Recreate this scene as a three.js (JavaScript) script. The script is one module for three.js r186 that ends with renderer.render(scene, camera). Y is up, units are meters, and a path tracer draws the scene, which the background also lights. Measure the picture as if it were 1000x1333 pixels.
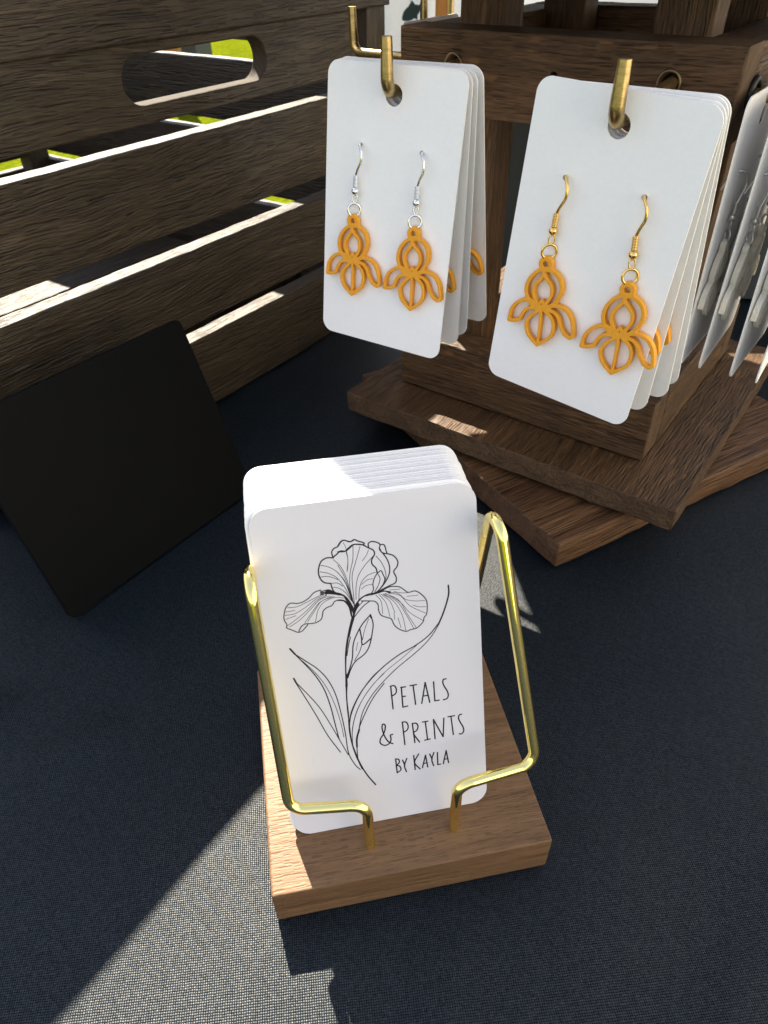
import * as THREE from 'three';
import { mergeGeometries } from 'three/addons/utils/BufferGeometryUtils.js';

const V = (x, y, z) => new THREE.Vector3(x, y, z);
const rad = THREE.MathUtils.degToRad;

// ---------------------------------------------------------------- camera, sky, sun, exposure
const scene = new THREE.Scene();
const camera = new THREE.PerspectiveCamera(71.43, 0.75, 0.02, 400);
camera.position.set(0, 0.2119, 0);
camera.focus = 0.22; camera.userData.fStop = 38;
camera.rotation.order = 'YXZ';
camera.rotation.set(rad(-39.62), 0, rad(-1.2755));
const SUN = V(-0.309, 1, -0.9135).normalize();
const sun = new THREE.DirectionalLight(new THREE.Color(1, 0.9, 0.74), 4.8);
sun.position.copy(SUN).multiplyScalar(6);
sun.castShadow = true;
sun.shadow.mapSize.set(4096, 4096);
Object.assign(sun.shadow.camera, { left: -1.2, right: 1.2, top: 1.2, bottom: -1.2, near: 0.5, far: 14 });
sun.shadow.camera.updateProjectionMatrix();
scene.add(sun, sun.target);
function skyTexture() {
  const w = 512, h = 256, d = new Float32Array(w * h * 4);
  for (let j = 0; j < h; j++) for (let i = 0; i < w; i++) {
    const v = (j + 0.5) / h, el = (v - 0.5) * Math.PI, az = ((i + 0.5) / w - 0.5) * 2 * Math.PI;
    const x = Math.cos(az) * Math.cos(el), y = Math.sin(el), z = Math.sin(az) * Math.cos(el);
    const k = Math.pow(Math.max(y, 0), 0.5), c = [0.42 + (0.125 - 0.42) * k, 0.435 + (0.155 - 0.435) * k, 0.455 + (0.235 - 0.455) * k];
    const a = Math.acos(Math.min(1, Math.max(-1, x * SUN.x + y * SUN.y + z * SUN.z)));
    const g = 0.6 * Math.exp(-a / 0.12) + 0.06 * Math.exp(-a / 0.6);
    c[0] += g; c[1] += g * 0.95; c[2] += g * 0.85;
    const o = (j * w + i) * 4, f = y < -0.01 ? 0.35 : 1;
    d[o] = c[0] * f; d[o + 1] = c[1] * f; d[o + 2] = c[2] * f; d[o + 3] = 1;
  }
  const t = new THREE.DataTexture(d, w, h, THREE.RGBAFormat, THREE.FloatType);
  t.mapping = THREE.EquirectangularReflectionMapping;
  t.magFilter = t.minFilter = THREE.LinearFilter;
  t.needsUpdate = true;
  return t;
}
scene.background = skyTexture();
scene.environment = scene.background;
const renderer = new THREE.WebGLRenderer({ antialias: true });
renderer.toneMapping = THREE.LinearToneMapping;
renderer.toneMappingExposure = 4.1;
renderer.shadowMap.enabled = true;

// ---------------------------------------------------------------- random numbers, noise, textures
function rng(seed) {
  let a = seed >>> 0;
  return () => { a = (a + 0x6d2b79f5) >>> 0; let t = Math.imul(a ^ (a >>> 15), 1 | a); t = (t + Math.imul(t ^ (t >>> 7), 61 | t)) ^ t; return ((t ^ (t >>> 14)) >>> 0) / 4294967296; };
}
const rnd = rng(7);
const hash = (x, y, s) => { let h = Math.imul(x, 374761393) ^ Math.imul(y, 668265263) ^ Math.imul(s, 1274126177); h = Math.imul(h ^ (h >>> 13), 1274126177); return ((h ^ (h >>> 16)) >>> 0) / 4294967296; };
const sm = (t) => t * t * (3 - 2 * t);
const clamp = (x, a = 0, b = 1) => Math.min(b, Math.max(a, x));
const step = (a, b, x) => sm(clamp((x - a) / (b - a)));
// value noise that repeats after px cells in x and py cells in y
function pn(x, y, px, py, s) {
  const xi = Math.floor(x), yi = Math.floor(y), fx = sm(x - xi), fy = sm(y - yi);
  const x0 = ((xi % px) + px) % px, x1 = (x0 + 1) % px, y0 = ((yi % py) + py) % py, y1 = (y0 + 1) % py;
  const a = hash(x0, y0, s), b = hash(x1, y0, s), c = hash(x0, y1, s), d = hash(x1, y1, s);
  return a + (b - a) * fx + (c - a) * fy + (a - b - c + d) * fx * fy;
}
const N = (u, v, a, b, s) => pn(u * a, v * b, a, b, s);
function n3(x, y, z, s) {
  const zi = Math.floor(z), f = sm(z - zi);
  return pn(x, y, 100003, 100003, s + zi * 17) * (1 - f) + pn(x, y, 100003, 100003, s + zi * 17 + 17) * f;
}
const toS = (x) => Math.round(255 * (x <= 0.0031308 ? 12.92 * x : 1.055 * Math.pow(Math.min(x, 1), 1 / 2.4) - 0.055));
function dataTex(w, h, bytes, srgb) {
  const t = new THREE.DataTexture(bytes, w, h, THREE.RGBAFormat);
  t.wrapS = t.wrapT = THREE.RepeatWrapping;
  t.magFilter = THREE.LinearFilter; t.minFilter = THREE.LinearMipmapLinearFilter; t.generateMipmaps = true; t.anisotropy = 8;
  if (srgb) t.colorSpace = THREE.SRGBColorSpace;
  t.needsUpdate = true;
  return t;
}
// fn(u, v, out) fills linear r, g, b and height h
function surface(w, h, fn) {
  const c = new Uint8Array(w * h * 4), b = new Uint8Array(w * h * 4), o = [0, 0, 0, 0];
  for (let j = 0; j < h; j++) for (let i = 0; i < w; i++) {
    fn((i + 0.5) / w, (j + 0.5) / h, o);
    const k = (j * w + i) * 4;
    c[k] = toS(o[0]); c[k + 1] = toS(o[1]); c[k + 2] = toS(o[2]); c[k + 3] = 255;
    b[k] = b[k + 1] = b[k + 2] = Math.round(255 * clamp(o[3])); b[k + 3] = 255;
  }
  return { map: dataTex(w, h, c, true), bump: dataTex(w, h, b, false) };
}
const mix3 = (o, a, b, t) => { for (let i = 0; i < 3; i++) o[i] = a[i] + (b[i] - a[i]) * t; };
const WL = 0.32, WA = 0.16;      // metres of wood along and across the grain in one texture
function woodSurface(seed, p) {
  return surface(p.w ?? 1536, p.h ?? 1024, (u, v, o) => {
    const wv = v + p.warp * (N(u, v, 3, 4, seed) - 0.5) + p.warp * 0.35 * (N(u, v, 9, 14, seed + 1) - 0.5);
    const broad = N(u, wv, 2, p.bands ?? 14, seed + 2), mid = N(u, wv, p.lm ?? 7, 80, seed + 3), fine = N(u, wv, p.lf ?? 20, 210, seed + 4), hair = N(u, wv, p.lh ?? 60, 460, seed + 5);
    let t = 0.3 * broad + 0.3 * mid + 0.4 * fine;
    t = clamp((t - 0.5) * p.contrast + 0.5 + (hair - 0.5) * p.hair);
    const pore = step(p.poreAt, p.poreAt + 0.1, N(u, wv, p.poreL, p.poreA, seed + 6)) * (0.5 + 0.5 * N(u, v, 6, 10, seed + 7));
    mix3(o, p.dark, p.light, t);
    const worn = p.worn ? step(p.wornAt, p.wornAt + 0.06, 0.6 * N(u, wv, 16, 40, seed + 8) + 0.4 * N(u, wv, 40, 180, seed + 9)) * p.worn : 0;
    for (let i = 0; i < 3; i++) o[i] = o[i] * (1 - p.pore * pore) * (1 - worn) + p.wornColor[i] * worn;
    o[3] = 0.62 + 0.25 * (fine - 0.5) + 0.3 * (hair - 0.5) + 0.2 * (mid - 0.5) - 0.5 * pore;
  });
}
const TAN = [0.24, 0.13, 0.06];
const crateTex = woodSurface(11, { warp: 0.05, contrast: 0.95, hair: 0.45, poreAt: 0.66, poreL: 40, poreA: 380, pore: 0.4, dark: [0.014, 0.0098, 0.0055], light: [0.068, 0.05, 0.03], worn: 0.3, wornAt: 0.72, wornColor: [0.11, 0.088, 0.06] });
const darkTex = woodSurface(31, { warp: 0.02, lm: 10, lf: 30, lh: 90, contrast: 0.95, hair: 0.45, poreAt: 0.65, poreL: 50, poreA: 420, pore: 0.42, dark: [0.032, 0.0165, 0.0074], light: [0.13, 0.071, 0.033], worn: 0.45, wornAt: 0.74, wornColor: [0.2, 0.1, 0.04] });
const brownTex = woodSurface(51, { warp: 0.02, lm: 6, lf: 14, lh: 50, contrast: 1.3, hair: 0.5, bands: 26, poreAt: 0.63, poreL: 26, poreA: 300, pore: 0.5, dark: [0.035, 0.016, 0.0075], light: [0.19, 0.098, 0.046], worn: 0, wornColor: TAN });
const walnutTex = woodSurface(71, { warp: 0.015, contrast: 1.2, hair: 0.3, poreAt: 0.66, poreL: 120, poreA: 760, pore: 0.28, dark: [0.108, 0.058, 0.027], light: [0.205, 0.117, 0.058], worn: 0, wornColor: TAN });
const endTex = surface(768, 768, (u, v, o) => {     // end grain, tinted by each material
  const arc = v + 0.25 * Math.pow(Math.abs(N(u, v, 2, 2, 90) - 0.5), 1), r = N(u, arc, 2, 46, 91), s = N(u, v, 130, 150, 92), q = N(u, v, 24, 20, 93);
  const t = clamp(0.3 * r + 0.45 * s + 0.35 * q);
  o[0] = o[1] = o[2] = 0.25 + 0.75 * t; o[3] = 0.3 + 0.6 * s;
});
function woodMat(tex, rough, bump, tint = [1, 1, 1], spec = 0.5) {
  const m = new THREE.MeshPhysicalMaterial({ map: tex.map, bumpMap: tex.bump, bumpScale: bump, roughness: rough, specularIntensity: spec });
  m.color.setRGB(...tint);
  return m;
}
const M = {
  crate: woodMat(crateTex, 0.54, 0.0006, [0.88, 0.82, 0.72], 0.9), crateEnd: woodMat(endTex, 0.8, 0.0006, [0.06, 0.045, 0.03]),
  dark: woodMat(darkTex, 0.55, 0.0006), darkEnd: woodMat(endTex, 0.7, 0.0006, [0.118, 0.07, 0.037]),
  brown: woodMat(brownTex, 0.5, 0.0005), brownEnd: woodMat(endTex, 0.6, 0.0005, [0.15, 0.08, 0.042]),
  walnut: woodMat(walnutTex, 0.48, 0.00015), walnutEnd: woodMat(endTex, 0.55, 0.0001, [0.26, 0.15, 0.08]),
};

// ---------------------------------------------------------------- geometry helpers
// a worn rounded box: grain along the axis g, ends in a second material group, uv in metres of wood
function wbox(sx, sy, sz, { g = 0, r = 0.0012, amp = 0.0003, seg = 0.008, seed = 1, freq = 160, chip = 0 } = {}) {
  const S = [sx, sy, sz], H = S.map((x) => x / 2), R = Math.min(r, ...H.map((x) => x * 0.9));
  const line = (L) => { const n = Math.min(40, Math.max(1, Math.round((L - 2 * R) / seg))), a = [0, R * 0.3, R]; for (let i = 1; i < n; i++) a.push(R + (L - 2 * R) * i / n); a.push(L - R, L - R * 0.3, L); return a.map((x) => x - L / 2); };
  const ls = S.map(line), pos = [], uv = [], idx = [[], []], ou = hash(seed, 3, 5), ov = hash(seed, 9, 2);
  for (let ax = 0; ax < 3; ax++) for (const sg of [-1, 1]) {
    const a = (ax + 1) % 3, b = (ax + 2) % 3, A = ls[a], B = ls[b], o = pos.length / 3;
    for (const y of B) for (const x of A) {
      const p = [0, 0, 0]; p[ax] = sg * H[ax]; p[a] = x; p[b] = y;
      const q = p.map((c, i) => clamp(c, -H[i] + R, H[i] - R)), d = p.map((c, i) => c - q[i]), l = Math.hypot(...d), nn = d.map((c) => c / l);
      const e = nn.map(Math.abs).filter((c) => c > 0.25).length > 1 ? 1 : 0;
      const k = n3(p[0] * freq + 50, p[1] * freq + 50, p[2] * freq + 50, seed), k2 = n3(p[0] * freq * 3 + 50, p[1] * freq * 3 + 50, p[2] * freq * 3 + 50, seed + 40);
      const off = R - amp * (k + 0.5 * k2) - e * chip * step(0.55, 0.85, k) * 1.0;
      for (let i = 0; i < 3; i++) pos.push(q[i] + nn[i] * off);
      if (ax === g) uv.push(p[a] / 0.12 + ou, p[b] / 0.12 + ov);
      else { const c = a === g ? b : a; uv.push(p[g] / WL + ou, p[c] / WA + ov + ax * 0.37); }
    }
    const w = A.length, t = idx[ax === g ? 1 : 0];
    for (let j = 0; j < B.length - 1; j++) for (let i = 0; i < w - 1; i++) {
      const k = o + j * w + i;
      if (sg > 0) t.push(k, k + 1, k + w + 1, k, k + w + 1, k + w); else t.push(k, k + w + 1, k + 1, k, k + w, k + w + 1);
    }
  }
  const G = new THREE.BufferGeometry();
  G.setAttribute('position', new THREE.Float32BufferAttribute(pos, 3));
  G.setAttribute('uv', new THREE.Float32BufferAttribute(uv, 2));
  G.setIndex([...idx[0], ...idx[1]]);
  G.addGroup(0, idx[0].length, 0); G.addGroup(idx[0].length, idx[1].length, 1);
  weldNormals(G);
  return G;
}
function weldNormals(G) {
  const p = G.attributes.position, ix = G.index.array, acc = new Map(), key = (i) => Math.round(p.getX(i) * 2e6) + ',' + Math.round(p.getY(i) * 2e6) + ',' + Math.round(p.getZ(i) * 2e6);
  const ks = []; for (let i = 0; i < p.count; i++) ks.push(key(i));
  const a = V(), b = V(), c = V();
  for (let t = 0; t < ix.length; t += 3) {
    a.fromBufferAttribute(p, ix[t]); b.fromBufferAttribute(p, ix[t + 1]).sub(a); c.fromBufferAttribute(p, ix[t + 2]).sub(a); b.cross(c);
    for (let e = 0; e < 3; e++) { const k = ks[ix[t + e]]; let n = acc.get(k); if (!n) acc.set(k, n = V()); n.add(b); }
  }
  const nn = new Float32Array(p.count * 3);
  for (let i = 0; i < p.count; i++) acc.get(ks[i]).clone().normalize().toArray(nn, i * 3);
  G.setAttribute('normal', new THREE.BufferAttribute(nn, 3));
}
// polyline with rounded corners -> tube
function filleted(points, radii) {
  const out = [points[0].clone()];
  for (let i = 1; i < points.length - 1; i++) {
    const P = points[i], a = points[i - 1].clone().sub(P), b = points[i + 1].clone().sub(P), la = a.length(), lb = b.length();
    a.divideScalar(la); b.divideScalar(lb);
    const ang = Math.acos(clamp(a.dot(b), -1, 1)), r = radii[i] ?? radii.d, t = Math.min(r / Math.tan(ang / 2), la * 0.49, lb * 0.49), rr = t * Math.tan(ang / 2);
    const c = P.clone().add(a.clone().add(b).normalize().multiplyScalar(rr / Math.sin(ang / 2))), s = P.clone().addScaledVector(a, t).sub(c), e = P.clone().addScaledVector(b, t).sub(c);
    const tot = Math.PI - ang, n = 10;
    for (let k = 0; k <= n; k++) { const f = k / n; out.push(s.clone().multiplyScalar(Math.sin((1 - f) * tot)).add(e.clone().multiplyScalar(Math.sin(f * tot))).divideScalar(Math.sin(tot) || 1).add(c)); }
  }
  out.push(points[points.length - 1].clone());
  return out;
}
class Poly extends THREE.Curve {
  constructor(p) { super(); this.p = p; this.s = [0]; for (let i = 1; i < p.length; i++) this.s.push(this.s[i - 1] + p[i].distanceTo(p[i - 1])); }
  getPoint(t, o = V()) { const L = this.s[this.s.length - 1] * clamp(t); let i = 1; while (i < this.p.length - 1 && this.s[i] < L) i++; return o.lerpVectors(this.p[i - 1], this.p[i], (L - this.s[i - 1]) / (this.s[i] - this.s[i - 1] || 1)); }
}
function tube(points, r, sides = 14, perStep = 1) {        // one ring of vertices at each point, ends closed
  const n = points.length, pos = [], idx = [], T = points.map((p, i) => points[Math.min(i + 1, n - 1)].clone().sub(points[Math.max(i - 1, 0)]).normalize());
  let nv = Math.abs(T[0].y) < 0.9 ? V(0, 1, 0) : V(1, 0, 0);
  for (let i = 0; i < n; i++) {
    nv.addScaledVector(T[i], -nv.dot(T[i])).normalize();
    const b = T[i].clone().cross(nv), R = typeof r === 'function' ? r(i / (n - 1)) : r;
    for (let k = 0; k < sides; k++) { const a = 2 * Math.PI * k / sides, p = points[i].clone().addScaledVector(nv, Math.cos(a) * R).addScaledVector(b, Math.sin(a) * R); pos.push(p.x, p.y, p.z); }
  }
  for (let i = 0; i < n - 1; i++) for (let k = 0; k < sides; k++) { const a = i * sides + k, b = i * sides + (k + 1) % sides; idx.push(a, b, a + sides, b, b + sides, a + sides); }
  const side = new THREE.BufferGeometry();
  side.setAttribute('position', new THREE.Float32BufferAttribute(pos, 3)); side.setIndex(idx); side.computeVertexNormals();
  const caps = [];
  for (const [i, s] of [[0, -1], [n - 1, 1]]) {
    const cp = [...points[i].toArray()], ci = [];
    for (let k = 0; k < sides; k++) cp.push(...pos.slice((i * sides + k) * 3, (i * sides + k) * 3 + 3));
    for (let k = 0; k < sides; k++) { const a = 1 + k, b = 1 + (k + 1) % sides; if (s > 0) ci.push(0, a, b); else ci.push(0, b, a); }
    const g = new THREE.BufferGeometry(); g.setAttribute('position', new THREE.Float32BufferAttribute(cp, 3)); g.setIndex(ci); g.computeVertexNormals(); caps.push(g);
  }
  return mergeGeometries([side, ...caps]);
}
const used = new Set();
function numbered(n) { let k = n, i = 0; while (used.has(k)) k = n + '_' + String(++i).padStart(3, '0'); used.add(k); return k; }
function tag(o, label, category, group, kind) { if (label) o.userData.label = label; if (category) o.userData.category = category; if (group) o.userData.group = group; if (kind) o.userData.kind = kind; return o; }
function thing(name, label, category, group) { const o = new THREE.Group(); o.name = numbered(name); scene.add(o); return tag(o, label, category, group); }
function part(name, geo, mat, parent, pos, rot) {
  const m = new THREE.Mesh(geo, mat); m.name = name; m.castShadow = m.receiveShadow = true;
  if (pos) m.position.set(...pos); if (rot) m.rotation.set(...rot);
  parent.add(m); return m;
}
function solo(name, geo, mat, label, category, group, kind) { const m = part(numbered(name), geo, mat, scene); return tag(m, label, category, group, kind); }
function copyOf(o, label, group) { const c = o.clone(); c.name = numbered(o.name.replace(/_\d{3}$/, '')); scene.add(c); if (label) c.userData.label = label; if (group) c.userData.group = group; return c; }

// ---------------------------------------------------------------- ground and tablecloth
const lawnTex = surface(512, 512, (u, v, o) => {
  const t = 0.5 * N(u, v, 90, 90, 201) + 0.3 * N(u, v, 200, 160, 202) + 0.2 * N(u, v, 9, 9, 203);
  mix3(o, [0.055, 0.075, 0.003], [0.14, 0.16, 0.006], t); o[3] = t;
});
{
  const m = new THREE.MeshPhysicalMaterial({ map: lawnTex.map, bumpMap: lawnTex.bump, bumpScale: 0.02, roughness: 1, specularIntensity: 0 });
  const g = new THREE.PlaneGeometry(400, 400); g.rotateX(-Math.PI / 2);
  const uv = g.attributes.uv; for (let i = 0; i < uv.count; i++) uv.setXY(i, uv.getX(i) * 260, uv.getY(i) * 260);
  const o = solo('lawn', g, m, 'sunlit yellow green grass lawn beyond the table', 'grass', null, 'structure'); o.position.y = -0.75;
}
// plain weave: warp and weft threads 0.6 mm apart, each crossing a small rounded bump
const WT = 64, WTILE = 0.0384;
function weave() {
  const n = 1024, c = new Uint8Array(n * n * 4), nm = new Uint8Array(n * n * 4), sp = new Uint8Array(n * n * 4), H = new Float32Array(n * n), C = new Float32Array(n * n);
  for (let j = 0; j < n; j++) for (let i = 0; i < n; i++) {
    const u = (i + 0.5) / n * WT, v = (j + 0.5) / n * WT, wu = u + 0.22 * (N(u / WT, v / WT, 16, 40, 301) - 0.5), wv = v + 0.22 * (N(u / WT, v / WT, 40, 16, 302) - 0.5);
    const ci = Math.floor(wu), cj = Math.floor(wv), fu = wu - ci - 0.5, fv = wv - cj - 0.5, over = ((ci + cj) & 1) === 0;
    const a = over ? fu : fv, l = over ? fv : fu;      // a across the thread, l along it
    const fil = 0.06 * (N(u / WT, v / WT, over ? WT * 8 : WT, over ? WT : WT * 8, 303) - 0.5);
    const h = Math.sqrt(Math.max(0, 1 - 3.4 * a * a)) * (0.62 + 0.38 * Math.cos(l * Math.PI * 1.25)) + fil + 0.16 * hash((ci + WT) % WT, (cj + WT) % WT, 5) + 0.3 * (hash((ci + WT) % WT, (cj + WT) % WT, 6) - 0.5) * a + 0.35 * (hash((ci + WT) % WT, (cj + WT) % WT, 7) - 0.5) * l;
    H[j * n + i] = h; C[j * n + i] = (over ? 1 : 0.82) * (0.75 + 0.5 * hash((ci + WT) % WT, (cj + WT) % WT, 8)) * (h > 0.45 ? 1 : 0.25);  // thread gaps darkened in the colour, where shade would lie
  }
  for (let j = 0; j < n; j++) for (let i = 0; i < n; i++) {
    const k = (j * n + i) * 4, dx = H[j * n + (i + 1) % n] - H[j * n + (i + n - 1) % n], dy = H[((j + 1) % n) * n + i] - H[((j + n - 1) % n) * n + i];
    const s = 2.6, l = Math.hypot(dx * s, dy * s, 1);
    nm[k] = 127.5 - 127.5 * dx * s / l; nm[k + 1] = 127.5 - 127.5 * dy * s / l; nm[k + 2] = 127.5 + 127.5 / l; nm[k + 3] = 255;
    const q = C[j * n + i]; c[k] = toS(0.0042 * q); c[k + 1] = toS(0.0086 * q); c[k + 2] = toS(0.0128 * q); c[k + 3] = 255; sp[k] = sp[k + 1] = sp[k + 2] = 255; sp[k + 3] = Math.round(255 * clamp((0.02 + 0.98 * step(0.42, 0.86, H[j * n + i])) * (0.6 + 0.4 * hash((Math.floor(i / 16)) % WT, (Math.floor(j / 16)) % WT, 12))));
  }
  return { spec: dataTex(n, n, sp, false), map: dataTex(n, n, c, true), normal: dataTex(n, n, nm, false) };
}
{
  const w = weave(), m = new THREE.MeshPhysicalMaterial({ map: w.map, normalMap: w.normal, roughness: 0.46, specularIntensity: 1, specularIntensityMap: w.spec });
  m.normalScale.set(0.55, 0.55);
  const X0 = -0.78, X1 = 0.72, Z0 = -0.735, Z1 = 0.3, D = 0.73, R = 0.006, nx = 260, nz = 220;
  // distance along the cloth -> position: flat top, rounded edge, hanging skirt
  const fold = (s, lo, hi) => { const over = s < lo ? lo - s : s > hi ? s - hi : 0, sg = s < lo ? -1 : 1; if (!over) return [s, 0]; const q = R * Math.PI / 2; return over < q ? [(sg < 0 ? lo : hi) + sg * R * Math.sin(over / R), -R * (1 - Math.cos(over / R))] : [(sg < 0 ? lo : hi) + sg * R, -R - (over - q)]; };
  const axis = (lo, hi, n) => { const a = [lo - D, lo - D / 2, lo - 0.02, lo - 0.012, lo - 0.008, lo - 0.005, lo - 0.0025]; for (let i = 0; i <= n; i++) a.push(lo + (hi - lo) * i / n); a.push(hi + 0.0025, hi + 0.005, hi + 0.008, hi + 0.012, hi + 0.02, hi + D / 2, hi + D); return a; };
  const ax = axis(X0, X1, nx), az = axis(Z0, Z1, nz), pos = [], uv = [], idx = [];
  const seg = (px, pz, ax_, az_, bx_, bz_) => { const dx = bx_ - ax_, dz = bz_ - az_, t = clamp(((px - ax_) * dx + (pz - az_) * dz) / (dx * dx + dz * dz)); return Math.hypot(px - ax_ - dx * t, pz - az_ - dz * t); };
  for (const z of az) for (const x of ax) {
    const [fx, dx] = fold(x, X0, X1), [fz, dz] = fold(z, Z0, Z1);
    let y = Math.min(dx, dz);
    if (!dx && !dz) {
      const away = step(0.055, 0.1, Math.hypot(x - 0.003, z + 0.115)) * step(0.115, 0.16, Math.hypot(x - 0.1, z + 0.33)) * step(0.05, 0.09, seg(x, z, -0.124, -0.193, -0.064, -0.274));
      y -= (0.0011 + 0.0022 * away) * n3(x * 13 + 40, 3, z * 13 + 40, 411) + 0.0005 * n3(x * 40 + 40, 9, z * 40 + 40, 412);
      y += 0.0026 * Math.exp(-Math.pow(seg(x, z, -0.36, -0.13, -0.142, -0.15) / 0.008, 2)) + 0.0012 * Math.exp(-Math.pow(seg(x, z, -0.2, -0.075, -0.1, -0.14) / 0.008, 2)) + 0.0008 * Math.exp(-Math.pow(seg(x, z, 0.06, -0.03, 0.2, -0.17) / 0.009, 2)) + 0.0009 * Math.exp(-Math.pow(seg(x, z, 0.012, 0.05, 0.014, -0.07) / 0.005, 2));
    }
    pos.push(fx, y, fz);
    const c = Math.cos(0.1), s = Math.sin(0.1); uv.push((x * c - z * s) / WTILE, (x * s + z * c) / WTILE);
  }
  const W = ax.length;
  for (let j = 0; j < az.length - 1; j++) for (let i = 0; i < W - 1; i++) { const k = j * W + i; idx.push(k, k + W, k + 1, k + 1, k + W, k + W + 1); }
  const g = new THREE.BufferGeometry();
  g.setAttribute('position', new THREE.Float32BufferAttribute(pos, 3)); g.setAttribute('uv', new THREE.Float32BufferAttribute(uv, 2)); g.setIndex(idx); g.computeVertexNormals();
  solo('tablecloth', g, m, 'black woven tablecloth covering the whole table under the displays', 'tablecloth');
}

// ---------------------------------------------------------------- slatted crate on the left
const CY = rad(54.372);
function plank(w, h, d, holes = [], bevel = 0.0008, seed = 1, shape = null) {    // extruded board with holes, front face at z = 0
  const s = shape ?? new THREE.Shape(), b = bevel; if (!shape) { s.moveTo(b, b); s.lineTo(w - b, b); s.lineTo(w - b, h - b); s.lineTo(b, h - b); s.closePath(); }
  for (const p of holes) s.holes.push(p);
  const g = new THREE.ExtrudeGeometry(s, { depth: d - 2 * b, bevelEnabled: true, bevelThickness: b, bevelSize: b, bevelSegments: 2, curveSegments: 20 });
  g.translate(0, 0, -d + b);
  const p = g.attributes.position, n = g.attributes.normal, uv = g.attributes.uv, ou = hash(seed, 1, 1), ov = hash(seed, 2, 1);
  for (let i = 0; i < p.count; i++) uv.setXY(i, p.getX(i) / WL + ou, (p.getY(i) + (Math.abs(n.getZ(i)) < 0.5 ? p.getZ(i) : 0)) / WA + ov);
  return g;
}
{
  const crate = thing('wooden_crate', 'dark brown slatted wooden crate with an oval handle hole, at the left', 'crate');
  crate.position.set(0, 0, -0.487); crate.rotation.y = CY;
  const T = 0.0118, L = -0.286, R = 0.0146, B = -0.4;
  const levels = [[0.001, 0.0422], [0.0504, 0.0875], [0.0981, 0.1376]];
  const mats = [M.crate, M.crateEnd];
  let sd = 100;
  const slat = (w, h, x, y, z, ry = 0, m = mats) => part('slat', wbox(w, h, T, { g: 0, r: 0.001, amp: 0.0005, seg: 0.004, seed: sd++, freq: 120, chip: 0.0004 }), m, crate, [x, y, z], [0, ry, 0]);
  // near wall
  const cut = [0, 0.0044, 0.0016];       // unseen lower inner bevel of each slat, sized to let sun onto the slat below
  levels.forEach(([a, b], i) => {
    const m = slat(R - 0.0315 - L, b - a, (L + R - 0.0315) / 2, (a + b) / 2, -T / 2), p = m.geometry.attributes.position;
    for (let k = 0; k < p.count; k++) if (p.getY(k) < 0) p.setY(k, Math.max(p.getY(k), -(b - a) / 2 + Math.max(0, -p.getZ(k) - (T / 2 - cut[i]))));
    weldNormals(m.geometry);
  });
  const hole = new THREE.Path(), hr = 0.0098, hx0 = -0.1795 - L + hr, hx1 = -0.0905 - L - hr, hy = 0.1622 - 0.1458;
  hole.moveTo(hx0, hy - hr); hole.absarc(hx0, hy, hr, -Math.PI / 2, Math.PI / 2, true); hole.lineTo(hx1, hy + hr); hole.absarc(hx1, hy, hr, Math.PI / 2, -Math.PI / 2, true); hole.closePath();
  part('handle_board', plank(R - 0.0315 - L, 0.0299, 0.0094, [hole], 0.0007, 120), mats, crate, [L, 0.1458, 0.0003]);
  const tb = new THREE.Shape(), tw0 = R - L; tb.moveTo(0.0007, 0.0007); tb.lineTo(tw0 - 0.0007, 0.0007); tb.lineTo(tw0 - 0.0007, 0.017); tb.lineTo(tw0 - 0.07, 0.019); tb.bezierCurveTo(tw0 - 0.1, 0.02, tw0 - 0.1, 0.0527, tw0 - 0.13, 0.0527); tb.lineTo(0.0007, 0.0527); tb.closePath();  // right end scooped out of view, shaped to let sun onto the stand
  part('top_board', plank(tw0, 0, 0.0135, [], 0.0007, 121, tb), mats, crate, [L, 0.1756, 0.0016]);
  for (const [x, z] of [[0.0045, -0.0165], [L + 0.01, -0.0185], [0.0045, B + 0.012], [L + 0.01, B + 0.012]]) part('corner_post', wbox(0.02, 0.174, 0.018, { g: 1, seed: sd++ }), mats, crate, [x - 0.0005, 0.0885, z - 0.001]);
  part('corner_post', wbox(0.0185, 0.175, 0.0085, { g: 1, seed: sd++ }), mats, crate, [R - 0.0096, 0.0885, -T / 2 + 0.0005]);
  // right wall, seen from inside through the gaps
  const g2 = mats, tw = [[0.001, 0.0512], [0.0578, 0.0972], [0.1042, 0.1426], [0.1538, 0.229]];
  for (const [a, b] of tw) { slat(-B - 0.012, b - a, 0.0145, (a + b) / 2 - 0.0003, B / 2 - 0.0105, Math.PI / 2, g2); slat(-B - 0.012, b - a, L - 0.0045, (a + b) / 2, B / 2 - 0.0105, Math.PI / 2, g2); }
  for (const [a, b] of [...levels, [0.1458, 0.229]]) slat(R - L - 0.003, b - a, (L + R) / 2, (a + b) / 2, B - 0.0035, 0, g2);
  for (let i = 0; i < 6; i++) part('floor_board', wbox(R - L - 0.022, 0.007, 0.055, { seed: sd++ }), g2, crate, [(L + R) / 2, 0.0062, -0.04 - i * 0.0615]);
}

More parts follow.
